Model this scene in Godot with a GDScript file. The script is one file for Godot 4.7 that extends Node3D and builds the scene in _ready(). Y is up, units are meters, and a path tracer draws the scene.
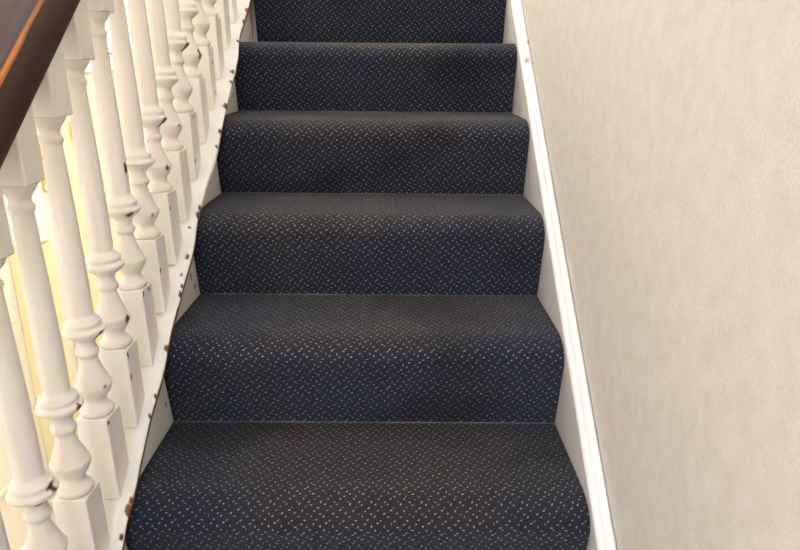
extends Node3D
# Carpeted staircase between a plastered wall and a painted balustrade.

const RISE := 0.1828
const GOING := 0.2388
const PITCH := RISE / GOING
const HALF := 0.38            # half the clear width of the flight
const FLOOR_Y := -6.0 * RISE
const CEIL_Y := 4.05
const LEFT_X := -1.40
const WALL_X := 0.405
const BACK_Z := -3.2
const FRONT_Z := 3.0
const CAP_H := 0.202          # top of the left string's capping above the pitch origin
const AXIS_X := -0.4055        # row of the balusters
const RAIL_X := -0.417        # the balusters lean out a little towards the rail

var used := {}
var M := {}
var noise := FastNoiseLite.new()

# ------------------------------------------------------------------ helpers
func numbered(called: String) -> String:
	if not used.has(called):
		used[called] = 0
		return called
	used[called] += 1
	return "%s_%03d" % [called, used[called]]

func thing(called: String, label: String, category: String, at := Vector3.ZERO, group := "") -> Node3D:
	var o := Node3D.new()
	o.name = numbered(called)
	add_child(o)
	o.position = at
	o.set_meta("label", label)
	o.set_meta("category", category)
	if group != "":
		o.set_meta("group", group)
	return o

func structure(called: String, label := "", category := "") -> Node3D:
	var o := Node3D.new()
	o.name = numbered(called)
	add_child(o)
	o.set_meta("kind", "structure")
	if label != "":
		o.set_meta("label", label)
	if category != "":
		o.set_meta("category", category)
	return o

func part(called: String, mesh: Mesh, mat: Material, parent: Node, at := Vector3.ZERO) -> MeshInstance3D:
	var o := MeshInstance3D.new()
	o.name = called if parent != self else numbered(called)
	o.mesh = mesh
	o.material_override = mat
	o.position = at
	o.cast_shadow = GeometryInstance3D.SHADOW_CASTING_SETTING_ON
	parent.add_child(o, true)
	return o

func slab(called: String, lo: Vector3, hi: Vector3, mat: Material, label: String, category: String) -> MeshInstance3D:
	var b := BoxMesh.new()
	b.size = hi - lo
	var o := part(called, b, mat, self, (lo + hi) * 0.5)
	o.set_meta("kind", "structure")
	o.set_meta("label", label)
	o.set_meta("category", category)
	return o

# a grid of points (rows x cols) as a smooth surface; front side where (d/col x d/row) points
func grid(rows: int, cols: int, p: PackedVector3Array, uv := PackedVector2Array(), col := PackedColorArray(), flip := false) -> ArrayMesh:
	var n := PackedVector3Array()
	n.resize(p.size())
	for r in rows:
		for c in cols:
			var a := p[r * cols + mini(c + 1, cols - 1)] - p[r * cols + maxi(c - 1, 0)]
			var b := p[mini(r + 1, rows - 1) * cols + c] - p[maxi(r - 1, 0) * cols + c]
			var v := a.cross(b)
			v = v.normalized() if v.length() > 1e-12 else Vector3.UP
			n[r * cols + c] = -v if flip else v
	var ix := PackedInt32Array()
	for r in rows - 1:
		for c in cols - 1:
			var i := r * cols + c
			if flip:
				ix.append_array([i, i + 1, i + cols, i + 1, i + cols + 1, i + cols])
			else:
				ix.append_array([i, i + cols, i + 1, i + 1, i + cols, i + cols + 1])
	var arr := []
	arr.resize(Mesh.ARRAY_MAX)
	arr[Mesh.ARRAY_VERTEX] = p
	arr[Mesh.ARRAY_NORMAL] = n
	arr[Mesh.ARRAY_INDEX] = ix
	if uv.size() == p.size():
		arr[Mesh.ARRAY_TEX_UV] = uv
	if col.size() == p.size():
		arr[Mesh.ARRAY_COLOR] = col
	var m := ArrayMesh.new()
	m.add_surface_from_arrays(Mesh.PRIMITIVE_TRIANGLES, arr)
	return m

# flat-shaded convex polygon
func poly(st: SurfaceTool, pts: Array, out: Vector3) -> void:
	var v := (pts[1] as Vector3 - pts[0] as Vector3).cross(pts[2] as Vector3 - pts[0] as Vector3)
	if v.dot(out) > 0.0:
		pts = pts.duplicate()
		pts.reverse()
	for i in range(1, pts.size() - 1):
		for q in [pts[0], pts[i], pts[i + 1]]:
			st.set_normal(out.normalized())
			st.add_vertex(q)

# chamfered box; shear moves y by shear_lo / shear_hi per unit z at the bottom / top
func bevel_box(lo: Vector3, hi: Vector3, c: float, shear_lo := 0.0, shear_hi := 0.0) -> ArrayMesh:
	var st := SurfaceTool.new()
	st.begin(Mesh.PRIMITIVE_TRIANGLES)
	var mid := (lo + hi) * 0.5
	var f := func(sx: int, sy: int, sz: int, axis: int) -> Vector3:
		var s := Vector3(sx, sy, sz)
		var q := Vector3.ZERO
		for k in 3:
			var e: float = (hi[k] if s[k] > 0 else lo[k])
			q[k] = e if k == axis else e - s[k] * c
		q.y += (q.z - mid.z) * (shear_hi if sy > 0 else shear_lo)
		return q
	for axis in 3:
		for s in [-1, 1]:
			var pts := []
			for ab in [[-1, -1], [1, -1], [1, 1], [-1, 1]]:
				var v := [0, 0, 0]
				v[axis] = s
				v[(axis + 1) % 3] = ab[0]
				v[(axis + 2) % 3] = ab[1]
				pts.append(f.call(v[0], v[1], v[2], axis))
			var out := (pts[1] - pts[0] as Vector3).cross(pts[2] - pts[0])
			var ref := Vector3.ZERO
			ref[axis] = s
			poly(st, pts, out if out.dot(ref) > 0 else -out)
	for axis in 3:
		var a := (axis + 1) % 3
		var b := (axis + 2) % 3
		for sa in [-1, 1]:
			for sb in [-1, 1]:
				var pts := []
				for e in [[-1, a], [1, a], [1, b], [-1, b]]:
					var v := [0, 0, 0]
					v[axis] = e[0]
					v[a] = sa
					v[b] = sb
					pts.append(f.call(v[0], v[1], v[2], e[1]))
				var ref := Vector3.ZERO
				ref[a] = sa
				ref[b] = sb
				poly(st, pts, ref)
	for sx in [-1, 1]:
		for sy in [-1, 1]:
			for sz in [-1, 1]:
				poly(st, [f.call(sx, sy, sz, 0), f.call(sx, sy, sz, 1), f.call(sx, sy, sz, 2)], Vector3(sx, sy, sz))
	return st.commit()

func box_at(called: String, lo: Vector3, hi: Vector3, mat: Material, parent: Node, c := 0.003) -> MeshInstance3D:
	var mid := (lo + hi) * 0.5
	return part(called, bevel_box(lo - mid, hi - mid, c), mat, parent, mid)

# polygon in (z, y) extruded over x0..x1
func extrude_x(pts: PackedVector2Array, x0: float, x1: float) -> ArrayMesh:
	var st := SurfaceTool.new()
	st.begin(Mesh.PRIMITIVE_TRIANGLES)
	var tri := Geometry2D.triangulate_polygon(pts)
	for i in range(0, tri.size(), 3):
		for s in [[x0, -1.0], [x1, 1.0]]:
			var q := []
			for k in 3:
				var a := pts[tri[i + k]]
				q.append(Vector3(s[0], a.y, a.x))
			poly(st, q, Vector3(s[1], 0, 0))
	var cw := Geometry2D.is_polygon_clockwise(pts)
	for i in pts.size():
		var a := pts[i]
		var b := pts[(i + 1) % pts.size()]
		var d := b - a
		var o := Vector3(0, -d.x, d.y) if not cw else Vector3(0, d.x, -d.y)
		poly(st, [Vector3(x0, a.y, a.x), Vector3(x1, a.y, a.x), Vector3(x1, b.y, b.x), Vector3(x0, b.y, b.x)], o)
	return st.commit()

# a moulding: closed profile of (x, height above the pitch line) swept up the slope
func sweep(profile: Array, z0: float, z1: float, steps: int, shift: Callable, paint: Callable, uv_scale := 1.0) -> ArrayMesh:
	var cols := profile.size() + 1
	var p := PackedVector3Array()
	var uv := PackedVector2Array()
	var col := PackedColorArray()
	for r in steps + 1:
		var z := lerpf(z0, z1, float(r) / steps)
		var around := 0.0
		for c in cols:
			var a: Vector2 = profile[c % profile.size()]
			if c > 0:
				around += (a - profile[c - 1] as Vector2).length()
			a += shift.call(a, z)
			var q := Vector3(a.x, a.y - PITCH * z, z)
			p.append(q)
			uv.append(Vector2(z * 1.26, around) * uv_scale)
			col.append(paint.call(a, q, c))
	return grid(steps + 1, cols, p, uv, col, z1 > z0)

func texture(size: int, f: Callable, mip := true) -> ImageTexture:
	var data := PackedByteArray()
	data.resize(size * size * 3)
	for y in size:
		for x in size:
			var c: Color = f.call(x, y)
			var i := (y * size + x) * 3
			data[i] = int(clampf(c.r, 0, 1) * 255.0)
			data[i + 1] = int(clampf(c.g, 0, 1) * 255.0)
			data[i + 2] = int(clampf(c.b, 0, 1) * 255.0)
	var im := Image.create_from_data(size, size, false, Image.FORMAT_RGB8, data)
	if mip:
		im.generate_mipmaps()
	return ImageTexture.create_from_image(im)

func noise_image(size: int, seed_: int, freq: float, octaves: int) -> Image:
	var n := FastNoiseLite.new()
	n.seed = seed_
	n.frequency = freq
	n.fractal_octaves = octaves
	return n.get_seamless_image(size, size)

func normal_from(im: Image, strength: float) -> ImageTexture:
	var b: Image = im.duplicate()
	b.convert(Image.FORMAT_RGBA8)
	b.bump_map_to_normal_map(strength)
	return ImageTexture.create_from_image(b)

func paint_material(c: Color, rough: float, relief := 0.35, vertex := false) -> StandardMaterial3D:
	var m := StandardMaterial3D.new()
	m.albedo_color = c
	m.roughness = rough
	m.vertex_color_use_as_albedo = vertex
	if relief > 0.0:
		m.normal_enabled = true
		m.normal_texture = M.brush
		m.normal_scale = relief
		m.uv1_triplanar = true
		m.uv1_world_triplanar = true
		m.uv1_scale = Vector3(4, 4, 4)
	return m

# ------------------------------------------------------------------ materials
func make_materials() -> void:
	M.brush = normal_from(noise_image(512, 3, 0.02, 4), 3.0)
	M.white = paint_material(Color(0.93, 0.918, 0.89), 0.38, 0.25)
	M.white_worn = paint_material(Color(1, 1, 1), 0.38, 0.25, true)
	M.trim_white = paint_material(Color(0.97, 0.97, 0.965), 0.3, 0.1)
	M.string_grey = paint_material(Color(0.815, 0.80, 0.795), 0.5, 0.3)
	M.ceiling = paint_material(Color(0.93, 0.92, 0.9), 0.9, 0.3)
	M.hall_wall = paint_material(Color(0.965, 0.96, 0.935), 0.8, 0.3)
	M.hall_cream = paint_material(Color(0.96, 0.925, 0.78), 0.7, 0.25)
	M.yellow = paint_material(Color(0.945, 0.90, 0.70), 0.5, 0.2)
	M.floor = paint_material(Color(0.86, 0.74, 0.58), 0.6, 0.3)
	M.step_wood = paint_material(Color(0.55, 0.47, 0.38), 0.8, 0.3)
	M.landing = paint_material(Color(0.17, 0.18, 0.22), 0.95, 0.4)
	M.brass = StandardMaterial3D.new()
	M.brass.albedo_color = Color(0.85, 0.64, 0.28)
	M.brass.metallic = 1.0
	M.brass.roughness = 0.3
	M.strap = paint_material(Color(0.92, 0.76, 0.38), 0.8, 0.2)
	M.orange = paint_material(Color(0.93, 0.45, 0.16), 0.6, 0.2)
	M.brown = paint_material(Color(0.42, 0.22, 0.10), 0.7, 0.2)
	M.bare_wood = paint_material(Color(0.36, 0.22, 0.14), 0.8, 0.0)
	M.binding = paint_material(Color(0.42, 0.43, 0.47), 0.9, 0.0)

	# rough painted plaster
	var pl := StandardMaterial3D.new()
	var fine := noise_image(1024, 11, 0.075, 5)
	var coarse := noise_image(1024, 12, 0.012, 3)
	var mixed := Image.create(1024, 1024, false, Image.FORMAT_L8)
	for y in 1024:
		for x in 1024:
			var v := fine.get_pixel(x, y).r * 0.75 + coarse.get_pixel(x, y).r * 0.25
			mixed.set_pixel(x, y, Color(v, v, v))
	pl.normal_enabled = true
	pl.normal_texture = normal_from(mixed, 4.0)
	pl.normal_scale = 0.4
	var tint := noise_image(512, 21, 0.018, 4)
	pl.albedo_texture = texture(512, func(x: int, y: int) -> Color:
		var v := (tint.get_pixel(x, y).r - 0.5) * 0.8 + (fine.get_pixel(x * 2, y * 2).r - 0.5) * 0.9
		return Color(0.835 + v * 0.05, 0.815 + v * 0.055, 0.785 + v * 0.07))
	pl.uv1_triplanar = true
	pl.uv1_world_triplanar = true
	pl.uv1_scale = Vector3(2.2, 2.2, 2.2)
	pl.roughness = 0.85
	M.plaster = pl

	# woven stair carpet: 4 x 4 tufts to a motif of 20.8 mm, one light tuft in each row and column
	var per := 4
	var size := 512
	var cell := size / (per * 4)
	var at := [0, 1, 3, 2]
	var rng := RandomNumberGenerator.new()
	rng.seed = 77
	var jit := []
	for i in per * 4 * per * 4:
		jit.append([rng.randf_range(-0.24, 0.24), rng.randf_range(-0.24, 0.24), rng.randf_range(0.5, 1.0), rng.randf_range(0.19, 0.28), rng.randf_range(0.34, 0.52), rng.randf_range(-0.2, 1.5)])
	var pile := noise_image(size, 31, 0.12, 2)
	var hgt := Image.create(size, size, false, Image.FORMAT_L8)
	M.carpet_tex = texture(size, func(x: int, y: int) -> Color:
		var row := y / cell
		var n := pile.get_pixel(x, y).r
		var base := 0.215 + (n - 0.5) * 0.5
		var tuft := sin(PI * 4.0 * float(x) / cell) * sin(PI * 4.0 * float(y) / cell)
		base += tuft * 0.03
		var best := 0.0
		for dr in [-1, 0, 1]:
			var rr: int = posmod(row + dr, per * 4)
			for c in per + 1:
				var k: int = c * 4 + at[rr % 4]
				var j: Array = jit[rr * per * 4 + k % (per * 4)]
				var dx: float = (float(x) / cell) - (k + 0.5 + j[0])
				var dy: float = (float(y) / cell) - (row + dr + 0.5 + j[1])
				if absf(dx) > 0.7:
					continue
				var ca := cos(j[5])
				var sa := sin(j[5])
				var e: float = pow((dx * ca + dy * sa) / j[4], 2.0) + pow((-dx * sa + dy * ca) / j[3], 2.0)
				best = maxf(best, clampf(1.35 - e, 0.0, 1.0) * float(j[2]))
		best *= 0.55 + n * 0.9
		var v := lerpf(base, 0.86, clampf(best, 0, 1))
		hgt.set_pixel(x, y, Color.from_hsv(0, 0, clampf(n * 0.7 + tuft * 0.12 + best * 0.25, 0, 1)))
		return Color(lerpf(v * 0.97, v, best), v, lerpf(v * 1.10, v, best)))
	var cm := StandardMaterial3D.new()
	cm.albedo_texture = M.carpet_tex
	cm.vertex_color_use_as_albedo = true
	cm.normal_enabled = true
	cm.normal_texture = normal_from(hgt, 5.0)
	cm.normal_scale = 1.0
	cm.roughness = 1.0
	cm.metallic_specular = 0.15
	cm.rim_enabled = true
	cm.rim = 0.25
	cm.rim_tint = 0.4
	M.carpet = cm

	# dark varnished wood with grain along the rail
	var g1 := FastNoiseLite.new()
	g1.seed = 5
	g1.frequency = 0.02
	g1.fractal_octaves = 4
	var wood := StandardMaterial3D.new()
	wood.albedo_texture = texture(512, func(x: int, y: int) -> Color:
		var a := g1.get_noise_2d(x * 0.22, y * 3.0) * 0.5 + 0.5
		var b := g1.get_noise_2d(x * 0.9 + 300.0, y * 9.0 + 70.0) * 0.5 + 0.5
		var v := clampf(a * 0.65 + b * 0.35, 0, 1)
		return Color(0.40 + 0.60 * v, 0.38 + 0.57 * v, 0.38 + 0.54 * v))
	wood.vertex_color_use_as_albedo = true
	wood.uv1_scale = Vector3(3, 3, 3)
	wood.roughness = 0.46
	M.rail_wood = wood

	var glass := StandardMaterial3D.new()
	glass.transparency = BaseMaterial3D.TRANSPARENCY_ALPHA
	glass.albedo_color = Color(0.97, 0.98, 1.0, 0.06)
	glass.roughness = 0.02
	M.glass = glass

# ------------------------------------------------------------------ camera and light
func make_view() -> void:
	var cam := Camera3D.new()
	cam.name = "camera"
	cam.rotation_order = EULER_ORDER_YXZ
	cam.position = Vector3(0.0623, 0.8681, 0.9022)
	cam.rotation = Vector3(-0.3183, -0.0053, 0.0081)
	cam.fov = rad_to_deg(2.0 * atan(275.0 / 651.94))
	cam.near = 0.02
	cam.current = true
	add_child(cam)

	var env := Environment.new()
	env.background_mode = Environment.BG_SKY
	var sky := Sky.new()
	var sm := ProceduralSkyMaterial.new()
	sm.sky_top_color = Color(0.80, 0.87, 0.96)
	sm.sky_horizon_color = Color(0.95, 0.97, 1.0)
	sm.ground_bottom_color = Color(0.55, 0.54, 0.52)
	sm.ground_horizon_color = Color(0.85, 0.85, 0.84)
	sm.sky_energy_multiplier = 1.0
	sky.sky_material = sm
	env.sky = sky
	env.background_energy_multiplier = 8.2
	env.tonemap_mode = Environment.TONE_MAPPER_LINEAR
	env.tonemap_exposure = 1.0
	env.sdfgi_enabled = true
	env.ssao_enabled = true
	env.ssil_enabled = true
	var we := WorldEnvironment.new()
	we.name = "environment"
	we.environment = env
	add_child(we)

# an unseen globe lamp added for its light: ceiling rose, cord, cap, glowing globe, and its light
func added_pendant_lamp(at: Vector3, radius: float, color: Color, energy: float, label: String) -> void:
	var t := thing("added_pendant_lamp", label, "lamp", at)
	var up := CEIL_Y - at.y
	var rose := CylinderMesh.new()
	rose.top_radius = 0.05
	rose.bottom_radius = 0.04
	rose.height = 0.03
	part("ceiling_rose", rose, M.trim_white, t, Vector3(0, up - 0.015, 0))
	var cord := CylinderMesh.new()
	cord.top_radius = 0.004
	cord.bottom_radius = 0.004
	cord.height = up - 0.03 - radius - 0.03
	part("cord", cord, M.trim_white, t, Vector3(0, radius + 0.03 + cord.height * 0.5, 0))
	var cap := CylinderMesh.new()
	cap.top_radius = 0.02
	cap.bottom_radius = 0.04
	cap.height = 0.045
	part("cap", cap, M.brass, t, Vector3(0, radius + 0.01, 0))
	var globe := SphereMesh.new()
	globe.radius = radius
	globe.height = radius * 2
	globe.radial_segments = 32
	globe.rings = 16
	var gm := StandardMaterial3D.new()
	gm.albedo_color = Color(0.95, 0.93, 0.88)
	gm.emission_enabled = true
	gm.emission = color
	gm.emission_energy_multiplier = 2.0
	part("globe", globe, gm, t)
	var l := OmniLight3D.new()
	l.name = "light"
	l.light_color = color
	l.light_energy = energy
	l.light_size = radius
	l.omni_range = 20.0
	l.omni_attenuation = 2.0
	l.shadow_enabled = true
	t.add_child(l)

# ------------------------------------------------------------------ the setting
func wall_with_opening(called: String, axis_z: float, depth: float, holes: Array, mat: Material, label: String) -> void:
	# a wall across the hall at z = axis_z, built as bands around rectangular holes [x0, x1, y0, y1] stacked in y
	var w := structure(called, label, "wall")
	var x0 := LEFT_X - 0.12
	var x1 := WALL_X + 0.12
	var y := FLOOR_Y - 0.1
	for h in holes:
		box_at("masonry", Vector3(x0, y, axis_z), Vector3(x1, h[2], axis_z + depth), mat, w, 0.0005)
		box_at("masonry", Vector3(x0, h[2], axis_z), Vector3(h[0], h[3], axis_z + depth), mat, w, 0.0005)
		box_at("masonry", Vector3(h[1], h[2], axis_z), Vector3(x1, h[3], axis_z + depth), mat, w, 0.0005)
		y = h[3]
	box_at("masonry", Vector3(x0, y, axis_z), Vector3(x1, CEIL_Y + 0.1, axis_z + depth), mat, w, 0.0005)

func window(called: String, h: Array, z: float, columns: int, label: String) -> void:
	var w := structure(called, label, "window")
	var fw := 0.05
	for e in [[h[0], h[0] + fw, h[2], h[3]], [h[1] - fw, h[1], h[2], h[3]], [h[0] + fw, h[1] - fw, h[2], h[2] + fw], [h[0] + fw, h[1] - fw, h[3] - fw, h[3]]]:
		box_at("window_frame", Vector3(e[0], e[2], z - 0.03), Vector3(e[1], e[3], z + 0.03), M.trim_white, w)
	var n := columns
	var pw: float = (h[1] - h[0] - 2 * fw) / n
	for i in n:
		var a: float = h[0] + fw + pw * i
		if i > 0:
			box_at("glazing_bar", Vector3(a - 0.015, h[2] + fw, z - 0.02), Vector3(a + 0.015, h[3] - fw, z + 0.02), M.trim_white, w)
		box_at("pane", Vector3(a + (0.015 if i > 0 else 0.0), h[2] + fw, z - 0.003), Vector3(a + pw - (0.015 if i < n - 1 else 0.0), h[3] - fw, z + 0.003), M.glass, w, 0.0005)

func make_setting() -> void:
	slab("floor", Vector3(LEFT_X - 0.12, FLOOR_Y - 0.12, BACK_Z - 0.12), Vector3(WALL_X + 0.12, FLOOR_Y, FRONT_Z + 0.12), M.floor, "warm beige hall floor beside the staircase", "floor")
	# ceiling with a rooflight over the flight
	var ce := structure("ceiling", "white ceiling over the stairwell with a rooflight", "ceiling")
	var rl := [-0.95, 0.25, -1.5, -0.1]
	var cx0 := LEFT_X - 0.12
	var cx1 := WALL_X + 0.12
	for e in [[cx0, cx1, BACK_Z - 0.12, rl[2]], [cx0, cx1, rl[3], FRONT_Z + 0.12], [cx0, rl[0], rl[2], rl[3]], [rl[1], cx1, rl[2], rl[3]]]:
		box_at("ceiling_panel", Vector3(e[0], CEIL_Y, e[2]), Vector3(e[1], CEIL_Y + 0.12, e[3]), M.ceiling, ce, 0.0005)
	var rw := structure("window_4", "rooflight in the ceiling above the stairs", "window")
	for e in [[rl[0], rl[0] + 0.05, rl[2], rl[3]], [rl[1] - 0.05, rl[1], rl[2], rl[3]], [rl[0] + 0.05, rl[1] - 0.05, rl[2], rl[2] + 0.05], [rl[0] + 0.05, rl[1] - 0.05, rl[3] - 0.05, rl[3]]]:
		box_at("window_frame", Vector3(e[0], CEIL_Y + 0.03, e[2]), Vector3(e[1], CEIL_Y + 0.11, e[3]), M.trim_white, rw)
	box_at("pane", Vector3(rl[0] + 0.05, CEIL_Y + 0.06, rl[2] + 0.05), Vector3(rl[1] - 0.05, CEIL_Y + 0.066, rl[3] - 0.05), M.glass, rw, 0.0005)
	slab("wall_right", Vector3(WALL_X, FLOOR_Y - 0.1, BACK_Z), Vector3(WALL_X + 0.12, CEIL_Y, FRONT_Z), M.plaster, "rough cream plaster wall rising beside the stair carpet", "wall")
	slab("wall_left", Vector3(LEFT_X - 0.12, FLOOR_Y - 0.1, BACK_Z), Vector3(LEFT_X, CEIL_Y, FRONT_Z), M.hall_wall, "pale hall wall seen between the balusters", "wall")
	var hall_end := [-1.34, -0.50, -0.5, 1.3]
	var upper := [-1.25, 0.25, 2.0, 3.7]
	wall_with_opening("wall_back", BACK_Z - 0.12, 0.12, [hall_end, upper], M.hall_wall, "white end wall of the hall behind the staircase")
	window("window_1", hall_end, BACK_Z - 0.06, 2, "white framed window at the far end of the hall")
	window("window_2", upper, BACK_Z - 0.06, 3, "wide white framed window above the stairhead")
	var front := [-1.3, 0.3, -0.1, 3.0]  # opening added behind the camera to give fill light
	wall_with_opening("wall_front", FRONT_Z, 0.12, [front], M.hall_wall, "wall at the foot of the staircase with added tall window")
	window("window_3", front, FRONT_Z + 0.06, 3, "tall white framed window added behind the camera for fill light")
	# landing at the stairhead
	slab("floor_upper", Vector3(-0.46, 9 * RISE - 0.2, BACK_Z), Vector3(WALL_X, 9 * RISE, -8.0 * GOING - 0.03), M.landing, "carpeted landing at the stairhead", "floor")
	# hall joinery along the left wall
	var sk := structure("baseboard_left", "white skirting board along the hall wall", "baseboard")
	box_at("board", Vector3(LEFT_X, FLOOR_Y, -1.36), Vector3(LEFT_X + 0.018, FLOOR_Y + 0.14, FRONT_Z), M.trim_white, sk, 0.005)
	var dado := structure("trim_1", "pale dado rail running along the hall wall", "dado rail")
	box_at("rail", Vector3(LEFT_X, -0.105, -1.40), Vector3(LEFT_X + 0.014, -0.075, FRONT_Z), M.hall_cream, dado, 0.005)
	var low := structure("trim_2", "pale panel moulding low on the hall wall", "moulding")
	box_at("rail", Vector3(LEFT_X, -0.68, -1.40), Vector3(LEFT_X + 0.010, -0.66, FRONT_Z), M.hall_cream, low, 0.004)
	# cream door in a white frame
	var d := structure("door_1", "pale yellow panelled door in white frame beyond the balusters", "door")
	var z0 := -2.62
	var z1 := -1.90
	var top := 0.803
	for e in [[z0 - 0.09, z0, FLOOR_Y, top + 0.09], [z1, z1 + 0.09, FLOOR_Y, top + 0.09]]:
		box_at("architrave", Vector3(LEFT_X, e[2], e[0]), Vector3(LEFT_X + 0.03, e[3], e[1]), M.trim_white, d, 0.006)
	box_at("architrave", Vector3(LEFT_X, top, z0), Vector3(LEFT_X + 0.03, top + 0.085, z1), M.trim_white, d, 0.006)
	box_at("head_moulding", Vector3(LEFT_X, top + 0.09, z0 - 0.11), Vector3(LEFT_X + 0.045, top + 0.115, z1 + 0.11), M.trim_white, d, 0.006)
	box_at("door_leaf", Vector3(LEFT_X, FLOOR_Y + 0.005, z0), Vector3(LEFT_X + 0.012, top, z1), M.yellow, d, 0.002)
	for rz in [[z0 + 0.02, z0 + 0.10], [z1 - 0.10, z1 - 0.02], [(z0 + z1) / 2 - 0.035, (z0 + z1) / 2 + 0.035]]:
		box_at("stile", Vector3(LEFT_X + 0.012, FLOOR_Y + 0.02, rz[0]), Vector3(LEFT_X + 0.022, top - 0.01, rz[1]), M.yellow, d, 0.003)
	for ry in [[top - 0.11, top - 0.011], [0.10, 0.18], [-0.45, -0.30], [FLOOR_Y + 0.022, FLOOR_Y + 0.2]]:
		box_at("rail", Vector3(LEFT_X + 0.012, ry[0], z0 + 0.102), Vector3(LEFT_X + 0.021, ry[1], z1 - 0.102), M.yellow, d, 0.003)

# ------------------------------------------------------------------ staircase
const CAP_EDGE := [[0.074, -0.361], [0.036, -0.363], [-0.005, -0.362], [-0.098, -0.3635], [-0.162, -0.360], [-0.236, -0.362], [-0.3, -0.36], [-0.385, -0.3555], [-0.459, -0.3605], [-0.52, -0.359], [-0.595, -0.352], [-0.694, -0.353], [-0.869, -0.352], [-0.949, -0.360], [-1.078, -0.353]]

func cap_edge(z: float) -> float:
	if z >= 0.074:
		return -0.361
	for i in CAP_EDGE.size() - 1:
		var a: Array = CAP_EDGE[i]
		var b: Array = CAP_EDGE[i + 1]
		if z <= a[0] and z >= b[0]:
			return lerpf(a[1], b[1], smoothstep(0.0, 1.0, (a[0] - z) / (a[0] - b[0])))
	return -0.353

func band(h0: float, h1: float, z0: float, z1: float) -> PackedVector2Array:
	return PackedVector2Array([Vector2(z0, h0 - PITCH * z0), Vector2(z1, h0 - PITCH * z1), Vector2(z1, h1 - PITCH * z1), Vector2(z0, h1 - PITCH * z0)])

func white_lin() -> Color:
	return Color(0.93, 0.918, 0.89).srgb_to_linear()

func wood_lin(t: float) -> Color:
	return Color(0.52, 0.32, 0.18).srgb_to_linear().lerp(Color(0.28, 0.15, 0.09).srgb_to_linear(), clampf(t, 0, 1))

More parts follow.
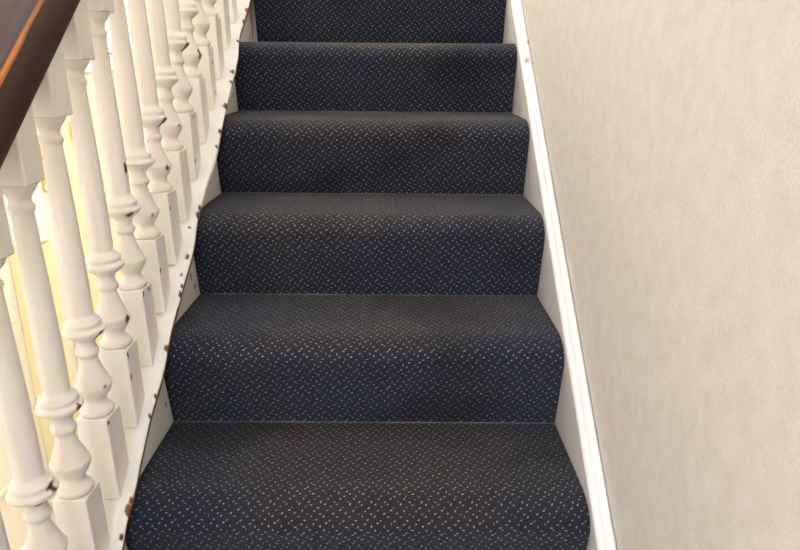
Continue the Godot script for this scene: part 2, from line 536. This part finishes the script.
func make_staircase() -> void:
	var s := thing("staircase", "straight painted staircase with capped strings under a navy carpet", "staircase")
	for k in range(-5, 10):
		var zf := -(k - 1) * GOING
		box_at("riser", Vector3(-HALF, (k - 1) * RISE + 0.0 , zf - 0.03), Vector3(HALF, k * RISE - 0.035, zf - 0.012), M.white, s, 0.001)
		if k < 9:
			box_at("tread", Vector3(-HALF, k * RISE - 0.034, zf - GOING - 0.010), Vector3(HALF, k * RISE - 0.011, zf - 0.020), M.step_wood, s, 0.003)
	var zlo := 6.0 * GOING
	var zhi := -8.0 * GOING - 0.03
	part("outer_string", extrude_x(band(-0.16, CAP_H - 0.016, zlo, zhi), -HALF - 0.05, -HALF), M.white, s)
	var marks := [[0.776, -0.911], [0.456, -0.398], [0.422, -0.429], [0.394, -0.449], [0.711, -0.903], [0.927, -1.167], [0.235, -0.212]]
	for f in marks.size():
		part("paint_chip", chip_mesh(0.006 + 0.001 * (f % 3), 0.003 + 0.001 * (f % 2), 40 + f), M.bare_wood, s.get_node("outer_string"), Vector3(-HALF, marks[f][0], marks[f][1]))
	part("spandrel_panel", extrude_x(PackedVector2Array([Vector2(zlo, FLOOR_Y), Vector2(zhi, FLOOR_Y), Vector2(zhi, -0.16 - PITCH * zhi), Vector2((-0.16 - FLOOR_Y) / PITCH, FLOOR_Y + 0.002)]), -HALF - 0.045, -HALF - 0.02), M.white, s)
	# capping with a wavering inner edge, paint chipped off along the edge
	var prof := []
	prof.append(Vector2(-0.462, CAP_H - 0.016))
	prof.append(Vector2(-0.464, CAP_H - 0.008))
	prof.append(Vector2(-0.462, CAP_H - 0.001))
	prof.append(Vector2(-0.458, CAP_H))
	for i in 11:
		prof.append(Vector2(lerpf(-0.43, -0.369, i / 10.0), CAP_H))
	prof.append_array([Vector2(-0.3662, CAP_H - 0.0002), Vector2(-0.3638, CAP_H - 0.001), Vector2(-0.3622, CAP_H - 0.0022), Vector2(-0.3611, CAP_H - 0.004), Vector2(-0.3606, CAP_H - 0.006), Vector2(-0.3604, CAP_H - 0.008), Vector2(-0.3604, CAP_H - 0.010), Vector2(-0.3606, CAP_H - 0.012), Vector2(-0.361, CAP_H - 0.014), Vector2(-0.3625, CAP_H - 0.0155), Vector2(-0.366, CAP_H - 0.016)])
	var chips := [[0.060, -0.366, 0.003], [0.026, -0.366, 0.005], [0.014, -0.365, 0.003], [-0.205, -0.364, 0.004], [-0.335, -0.368, 0.003], [-0.37, -0.363, 0.004], [-0.43, -0.372, 0.0025], [-0.73, -0.357, 0.006], [-0.83, -0.357, 0.006], [-0.80, -0.356, 0.004], [-0.93, -0.362, 0.003], [-0.62, -0.355, 0.003], [-0.27, -0.372, 0.002], [-0.46, -0.362, 0.006], [-0.475, -0.362, 0.005], [-0.10, -0.366, 0.003], [-0.30, -0.362, 0.004], [-0.315, -0.362, 0.003], [-0.66, -0.355, 0.004], [-1.0, -0.358, 0.005], [-1.04, -0.356, 0.005], [-0.13, -0.3645, 0.003]]
	var white := white_lin()
	var paint := func(a: Vector2, q: Vector3, _c: int) -> Color:
		var n := noise.get_noise_3d(q.x * 500.0, q.y * 110.0, q.z * 110.0)
		var big := noise.get_noise_2d(q.z * 22.0, 7.0)
		var below := CAP_H - a.y
		var edge := smoothstep(0.0015, 0.006, below) * (1.0 if q.x > -0.40 else 0.0)
		var w := edge * 0.9 + big * 0.9 + n * 0.5 - 0.50
		for ch in chips:
			var dz: float = q.z - ch[0]
			var dx: float = q.x - ch[1]
			if absf(dz) < 0.03:
				w = maxf(w, 1.0 - sqrt(dz * dz * 0.4 + dx * dx) / ch[2] + n * 0.5)
		var tone := noise.get_noise_3d(q.x * 900.0, q.y * 300.0, q.z * 300.0)
		return white.lerp(wood_lin(0.5 + tone), smoothstep(0.06, 0.2, w))
	var shift := func(a: Vector2, z: float) -> Vector2:
		var k := smoothstep(-0.42, -0.369, a.x)
		return Vector2((cap_edge(z) + 0.3604) * k + noise.get_noise_2d(z * 60.0, 31.0) * 0.0012 * k, noise.get_noise_2d(z * 30.0, 90.0) * 0.0008)
	part("string_capping", sweep(prof, 1.0, zhi, 1600, shift, paint), M.white_worn, s)
	# string against the wall, with its bright moulding
	part("wall_string", extrude_x(band(-0.16, 0.196, zlo, zhi), HALF, WALL_X - 0.0005), M.string_grey, s)
	var bead := [Vector2(0.4045, 0.1965), Vector2(0.4045, 0.218), Vector2(0.400, 0.2195), Vector2(0.396, 0.218), Vector2(0.3935, 0.2145), Vector2(0.3915, 0.2125), Vector2(0.389, 0.2145), Vector2(0.385, 0.2145), Vector2(0.381, 0.2125), Vector2(0.378, 0.208), Vector2(0.377, 0.203), Vector2(0.3785, 0.1985), Vector2(0.381, 0.1965)]
	var still := func(_a: Vector2, z: float) -> Vector2:
		return Vector2(noise.get_noise_2d(z * 25.0, 5.0) * 0.0008, noise.get_noise_2d(z * 14.0, 55.0) * 0.0016)
	var plain := func(_a: Vector2, q: Vector3, _c: int) -> Color:
		var n := noise.get_noise_3d(q.x * 400.0, q.y * 240.0, q.z * 240.0)
		var sp := noise.get_noise_2d(q.z * 30.0, 210.0)
		return Color(0.80, 0.80, 0.80) if n + sp * 0.5 < 0.80 else Color(0.42, 0.38, 0.33)
	part("wall_moulding", sweep(bead, 1.0, zhi, 500, still, plain), M.white_worn, s)

# ------------------------------------------------------------------ carpet
func make_carpet() -> void:
	var t := thing("stair_carpet", "navy stair carpet flecked with small pale dots, worn brownish on treads", "carpet")
	var nav := Color(0.47, 0.51, 0.64)
	var brown := Color(0.70, 0.59, 0.56)
	var tile := 0.0832
	for k in range(-4, 9):
		var zf := -(k - 1) * GOING
		var y0 := (k - 1) * RISE
		var y1 := k * RISE
		var lead := 0.028
		var rad := 0.042
		var reach := 0.062
		var path := []
		for i in 15:
			var f := i / 14.0
			path.append(Vector2(zf + lead * f, lerpf(y0 - 0.002, y1 - rad, f)))
		for i in range(1, 11):
			var a := PI * 0.5 * i / 10.0
			path.append(Vector2(zf + lead - reach + reach * cos(a), y1 - rad + rad * sin(a)))
		for i in range(1, 21):
			var f := i / 20.0
			path.append(Vector2(lerpf(zf + lead - reach, zf - GOING - 0.003, f), y1))
		var xl := -HALF + 0.001
		var xr := HALF - 0.001
		if k >= 6:
			xl += 0.016
		var cols := 77
		var p := PackedVector3Array()
		var uv := PackedVector2Array()
		var col := PackedColorArray()
		var run := 0.0
		for r in path.size():
			var a: Vector2 = path[r]
			if r > 0:
				run += (a - path[r - 1] as Vector2).length()
			var on_tread := smoothstep(9.0, 25.0, r)
			var near_nose := clampf(1.0 - absf(r - 20.0) / 12.0, 0, 1)
			for c in cols:
				var x := lerpf(xl, xr, c / float(cols - 1))
				var w := noise.get_noise_3d(x * 9.0, k * 40.0, r * 0.6) * 0.0016 * near_nose
				var droop := 0.003 * smoothstep(-0.33, -0.38, x) * near_nose
				p.append(Vector3(x, a.y + w - droop - 0.0015 * near_nose * cos(x / HALF * PI * 0.5), a.x + w * 0.6))
				uv.append(Vector2(x / tile + k * 0.37, run / tile + k * 0.61))
				# trodden-in dirt: ragged patches in the walking line of each tread
				var n1 := noise.get_noise_3d(x * 26.0, k * 17.0, a.x * 40.0)
				var n2 := noise.get_noise_3d(x * 150.0, k * 31.0 + a.y * 150.0, a.x * 150.0)
				var walk := 1.0 - smoothstep(0.12, 0.33, absf(x - 0.01 + n1 * 0.06))
				var dirt := clampf(on_tread * (0.30 + 0.65 * walk) + near_nose * 0.35 * walk + n1 * 0.65 + n2 * 0.40 - 0.1, 0, 1)
				var cc := nav.lerp(brown, dirt)
				var blot := noise.get_noise_3d(x * 34.0 + 90.0, k * 23.0, (a.x + a.y) * 60.0)
				var mul := 1.0 - clampf(blot * 1.4 - 0.25, 0, 0.4) + n2 * 0.10
				col.append(Color(cc.r * mul, cc.g * mul, cc.b * mul))
		# under side, so that the piece has thickness
		var top_rows := path.size()
		for r in range(top_rows - 1, -1, -1):
			for c in cols:
				var q := p[r * cols + c]
				p.append(Vector3(q.x, q.y - (0.006 if r > 16 else 0.0), q.z - (0.006 if r < 22 else 0.0)))
				uv.append(uv[r * cols + c])
				col.append(nav)
		var piece := part("carpet_step", grid(top_rows * 2, cols, p, uv, col), M.carpet, t)
		# frayed pale edge of the piece in the angle under the riser
		var eb := PackedVector3Array()
		for c in 61:
			var x := lerpf(xl, xr, c / 60.0)
			for e in 5:
				var an := PI * 0.5 * e / 4.0
				var rr := 0.0009 + noise.get_noise_2d(x * 120.0, k * 11.0) * 0.0008
				eb.append(Vector3(x, y0 + 0.0008 + rr * sin(an), zf + 0.0008 + rr * cos(an)))
		part("edge_binding", grid(61, 5, eb), M.binding, piece)

# a flake of paint missing from a face that looks towards the stairs: an irregular thin disc of bare wood
func chip_mesh(ry: float, rz: float, salt: int) -> ArrayMesh:
	var st := SurfaceTool.new()
	st.begin(Mesh.PRIMITIVE_TRIANGLES)
	var rim_ := []
	for i in 10:
		var a := TAU * i / 10.0
		var k := 1.0 + noise.get_noise_2d(i * 37.0, salt * 61.0) * 0.9
		rim_.append(Vector3(0.0, sin(a) * ry * k, cos(a) * rz * k))
	for i in 10:
		var a: Vector3 = rim_[i]
		var b: Vector3 = rim_[(i + 1) % 10]
		var up := Vector3(0.0004, 0, 0)
		poly(st, [up, a * 0.9 + up, b * 0.9 + up], Vector3.RIGHT)
		poly(st, [a * 0.9 + up, b * 0.9 + up, b, a], a + b + Vector3(0.001, 0, 0))
	return st.commit()

# ------------------------------------------------------------------ balustrade
const TURNED := [[0.128, 0.0215], [0.130, 0.0242], [0.134, 0.0252], [0.138, 0.0246], [0.141, 0.022], [0.1435, 0.019], [0.148, 0.0168], [0.153, 0.0164], [0.157, 0.018], [0.161, 0.0212], [0.167, 0.0248], [0.173, 0.0270], [0.177, 0.0278], [0.180, 0.0276], [0.1825, 0.0262], [0.184, 0.0250], [0.190, 0.0232], [0.197, 0.0203], [0.205, 0.0172], [0.214, 0.0146], [0.224, 0.0130], [0.2265, 0.0140], [0.229, 0.0164], [0.233, 0.0175], [0.237, 0.0165], [0.2395, 0.0146], [0.244, 0.0138], [0.250, 0.0140], [0.254, 0.0165], [0.258, 0.0215], [0.262, 0.0265], [0.2655, 0.0300], [0.2680, 0.0310], [0.2705, 0.0308], [0.2718, 0.0290], [0.2726, 0.0272], [0.2750, 0.0256], [0.2765, 0.0250], [0.2775, 0.0262], [0.2805, 0.0266], [0.2835, 0.0258], [0.2845, 0.0240], [0.2855, 0.0226], [0.2885, 0.0210], [0.2900, 0.0192], [0.293, 0.0177], [0.305, 0.0178], [0.330, 0.0179], [0.36, 0.0176], [0.39, 0.0172], [0.42, 0.0167], [0.45, 0.0161], [0.48, 0.0154], [0.51, 0.0147], [0.535, 0.0140], [0.545, 0.0137], [0.547, 0.0152], [0.550, 0.0166], [0.553, 0.0165], [0.5555, 0.0148], [0.558, 0.0137], [0.563, 0.0138], [0.567, 0.0150], [0.571, 0.0178], [0.575, 0.0212], [0.578, 0.0226], [0.580, 0.0240], [0.582, 0.0242]]

func turned_mesh(chips: Array, salt: int) -> ArrayMesh:
	# refine the profile so that chipped paint has crisp edges
	var prof := []
	for i in TURNED.size() - 1:
		var a := Vector2(TURNED[i][0], TURNED[i][1])
		var b := Vector2(TURNED[i + 1][0], TURNED[i + 1][1])
		var n := maxi(1, ceili((b - a).length() / 0.0035))
		for j in n:
			prof.append(a.lerp(b, float(j) / n))
	prof.append(Vector2(TURNED[-1][0], TURNED[-1][1]))
	var cols := 41
	var p := PackedVector3Array()
	var col := PackedColorArray()
	var white := white_lin()
	for r in prof.size():
		for c in cols:
			var a := TAU * c / (cols - 1)
			var q := Vector3(cos(a) * prof[r].y, prof[r].x, sin(a) * prof[r].y)
			var n := noise.get_noise_3d(q.x * 420.0 + salt * 13.0, q.y * 420.0, q.z * 420.0)
			q.x += n * 0.0002
			p.append(q)
			var w := -1.0
			for ch in chips:
				var dt: float = q.y - ch[0]
				if absf(dt) > ch[2] * 2.0:
					continue
				var da: float = wrapf(a - deg_to_rad(ch[1]), -PI, PI) * prof[r].y
				w = maxf(w, 1.0 - sqrt(pow(dt / ch[2], 2.0) + pow(da / ch[3], 2.0)) + n * 0.45)
			col.append(wood_lin(0.5 + n * 1.2) if w > 0.0 else white)
	return grid(prof.size(), cols, p, PackedVector2Array(), col, true)

func make_balustrade() -> void:
	var t := thing("balustrade", "white turned balusters with chipped paint under a dark wooden handrail", "balustrade")
	var rng := RandomNumberGenerator.new()
	rng.seed = 4
	var fronts := []
	for i in range(6, 1, -1):
		fronts.append(0.2065 + 0.0935 * (i - 1))
	fronts.append_array([0.2065, 0.113, 0.016, -0.079, -0.172, -0.2605])
	for i in range(1, 16):
		fronts.append(-0.2605 - 0.0905 * i)
	# paint chips seen on single balusters: [height, angle from the stair side towards the foot, half height, half width]
	var seen := {
		5: [[0.258, 48.0, 0.005, 0.006], [0.276, 5.0, 0.006, 0.006]],
		6: [[0.268, 12.0, 0.005, 0.005]],
		7: [[0.262, 15.0, 0.007, 0.005], [0.178, 30.0, 0.003, 0.003]],
		8: [[0.176, 10.0, 0.006, 0.005], [0.262, 30.0, 0.003, 0.003]],
		9: [[0.262, 42.0, 0.006, 0.007], [0.34, 10.0, 0.009, 0.004]],
		10: [[0.172, 35.0, 0.004, 0.004]],
		11: [[0.263, 12.0, 0.009, 0.005], [0.176, 25.0, 0.005, 0.004]],
		12: [[0.178, 20.0, 0.003, 0.004]],
		13: [[0.262, 10.0, 0.010, 0.006]],
		14: [[0.177, 12.0, 0.010, 0.006]]}
	var hb := 0.0245
	var lo := bevel_box(Vector3(-hb, 0.0, -hb), Vector3(hb, 0.128, hb), 0.0016, -PITCH, 0.0)
	var hi := bevel_box(Vector3(-hb, 0.582, -hb), Vector3(hb, 0.672, hb), 0.0016, 0.0, -PITCH)
	for i in fronts.size():
		var z: float = fronts[i] - hb
		var b := Node3D.new()
		b.name = "baluster"
		b.position = Vector3(AXIS_X, CAP_H + 0.0012 - PITCH * z, z)
		t.add_child(b, true)
		b.rotation = Vector3(0, deg_to_rad(rng.randf_range(-1.5, 1.5)), 0.016)
		part("lower_block", lo, M.white, b)
		var ch: Array = seen[i] if seen.has(i) else [[0.262, rng.randf_range(0, 60), 0.003, 0.004]]
		part("turned_shaft", turned_mesh(ch, i), M.white_worn, b)
		part("upper_block", hi, M.white, b)
	# flakes off the square blocks: [height, z] on their stair side
	var flakes := [[0.34, 0.017], [0.589, -0.354], [0.49, -0.255], [0.477, -0.205], [0.4, -0.076], [0.361, -0.068], [0.747, -0.554], [0.789, -0.738], [0.655, -0.533], [0.485, -0.169], [0.86, -0.741]]
	for f in flakes.size():
		var best := 0
		for i in fronts.size():
			if absf(fronts[i] - hb - flakes[f][1]) < absf(fronts[best] - hb - flakes[f][1]):
				best = i
		var b: Node3D = t.get_child(best)
		var at: Vector3 = b.transform.affine_inverse() * Vector3(AXIS_X + hb, flakes[f][0], flakes[f][1])
		at = Vector3(hb, clampf(at.y, 0.0, 0.12), clampf(at.z, -hb + 0.004, hb - 0.004))
		part("paint_chip", chip_mesh(0.0042 + 0.0012 * (f % 3), 0.0026, f), M.bare_wood, b.get_node("lower_block"), at)
	# moulded handrail, with an orange stripe along its upper edge
	var prof := [Vector2(-0.020, 0.902), Vector2(-0.028, 0.903), Vector2(-0.033, 0.910), Vector2(-0.036, 0.925), Vector2(-0.037, 0.940), Vector2(-0.036, 0.955), Vector2(-0.034, 0.963), Vector2(-0.033, 0.967), Vector2(-0.028, 0.972), Vector2(-0.020, 0.976), Vector2(-0.010, 0.979), Vector2(0.0, 0.980), Vector2(0.010, 0.979), Vector2(0.018, 0.9768), Vector2(0.024, 0.9745), Vector2(0.026, 0.9735), Vector2(0.028, 0.9722), Vector2(0.030, 0.9708), Vector2(0.0315, 0.9694), Vector2(0.0328, 0.9678), Vector2(0.0338, 0.966), Vector2(0.0343, 0.964), Vector2(0.0346, 0.962), Vector2(0.0348, 0.960), Vector2(0.0355, 0.956), Vector2(0.0365, 0.948), Vector2(0.037, 0.938), Vector2(0.0368, 0.926), Vector2(0.036, 0.917), Vector2(0.0345, 0.909), Vector2(0.031, 0.904), Vector2(0.026, 0.902)]
	for i in prof.size():
		prof[i] += Vector2(RAIL_X, -0.018 if prof[i].y > 0.93 else -0.030)
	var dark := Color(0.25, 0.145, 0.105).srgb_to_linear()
	var stripe := Color(0.93, 0.64, 0.36).srgb_to_linear()
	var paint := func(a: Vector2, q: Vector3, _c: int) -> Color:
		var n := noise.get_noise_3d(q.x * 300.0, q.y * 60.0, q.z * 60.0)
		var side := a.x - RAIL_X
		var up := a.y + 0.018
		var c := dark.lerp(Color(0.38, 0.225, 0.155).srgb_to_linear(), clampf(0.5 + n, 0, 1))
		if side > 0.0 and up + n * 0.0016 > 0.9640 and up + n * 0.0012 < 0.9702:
			c = stripe.lerp(Color(0.84, 0.52, 0.27).srgb_to_linear(), clampf(0.4 + n, 0, 1))
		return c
	var still := func(_a: Vector2, _z: float) -> Vector2:
		return Vector2.ZERO
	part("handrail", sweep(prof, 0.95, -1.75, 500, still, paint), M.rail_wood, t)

# ------------------------------------------------------------------ things in the hall
func make_hall_things() -> void:
	var c := thing("hall_cupboard", "narrow pale yellow cupboard against the hall wall below the balusters", "cupboard", Vector3(LEFT_X, FLOOR_Y, -1.52))
	box_at("body", Vector3(0.0, 0.0, -0.065), Vector3(0.085, 0.203 - FLOOR_Y - 0.012, 0.065), M.yellow, c, 0.003)
	box_at("top_board", Vector3(0.0, 0.203 - FLOOR_Y - 0.012, -0.068), Vector3(0.10, 0.203 - FLOOR_Y, 0.068), M.yellow, c, 0.003)
	var dr := box_at("cupboard_door", Vector3(0.0855, 0.02, -0.061), Vector3(0.097, 0.203 - FLOOR_Y - 0.02, 0.061), M.yellow, c, 0.003)
	var kn := SphereMesh.new()
	kn.radius = 0.009
	kn.height = 0.018
	kn.radial_segments = 16
	kn.rings = 8
	part("knob", kn, M.brass, dr, Vector3(0.012, 0.1, 0.04))
	# yellow strap with a brass ring hung on a hook beside the door
	var s := thing("hanging_strap", "yellow strap with a brass ring hanging on the hall wall", "strap", Vector3(LEFT_X, 0.36, -1.775))
	box_at("strap", Vector3(0.008, 0.015, -0.016), Vector3(0.012, 0.20, 0.014), M.strap, s, 0.001)
	box_at("clip", Vector3(0.006, 0.108, -0.019), Vector3(0.015, 0.122, 0.017), M.brown, s, 0.002)
	var tor := TorusMesh.new()
	tor.inner_radius = 0.015
	tor.outer_radius = 0.021
	tor.rings = 24
	tor.ring_segments = 10
	var ring := part("ring", tor, M.brass, s, Vector3(0.010, -0.003, 0))
	ring.rotation = Vector3(0, 0, PI / 2)
	var hk := CylinderMesh.new()
	hk.top_radius = 0.004
	hk.bottom_radius = 0.006
	hk.height = 0.03
	var hook := part("hook", hk, M.brass, s, Vector3(0.015, 0.205, 0))
	hook.rotation = Vector3(0, 0, -PI / 2)
	# orange tag on the door
	var g := thing("orange_tag", "small orange tag hanging on the yellow hall door", "tag", Vector3(LEFT_X + 0.024, 0.52, -2.05))
	box_at("tag_body", Vector3(0.0, 0.0, -0.02), Vector3(0.006, 0.08, 0.02), M.orange, g, 0.002)
	box_at("cord", Vector3(0.001, 0.08, -0.003), Vector3(0.004, 0.14, 0.003), M.brown, g, 0.0005)

func _ready() -> void:
	noise.seed = 9
	noise.frequency = 0.05
	noise.fractal_octaves = 3
	make_view()
	make_materials()
	added_pendant_lamp(Vector3(-0.75, 2.1, 1.5), 0.13, Color(1.0, 0.80, 0.60), 0.7, "unseen globe lamp added for warm light over the foot of the stairs")  # added out of view for the warm light on the right wall
	added_pendant_lamp(Vector3(-0.98, 1.85, -1.75), 0.13, Color(1.0, 0.94, 0.83), 2.6, "unseen globe lamp added to brighten the hall by the yellow door")  # added out of view to brighten the hall behind the balusters
	make_setting()
	make_staircase()
	make_carpet()
	make_balustrade()
	make_hall_things()
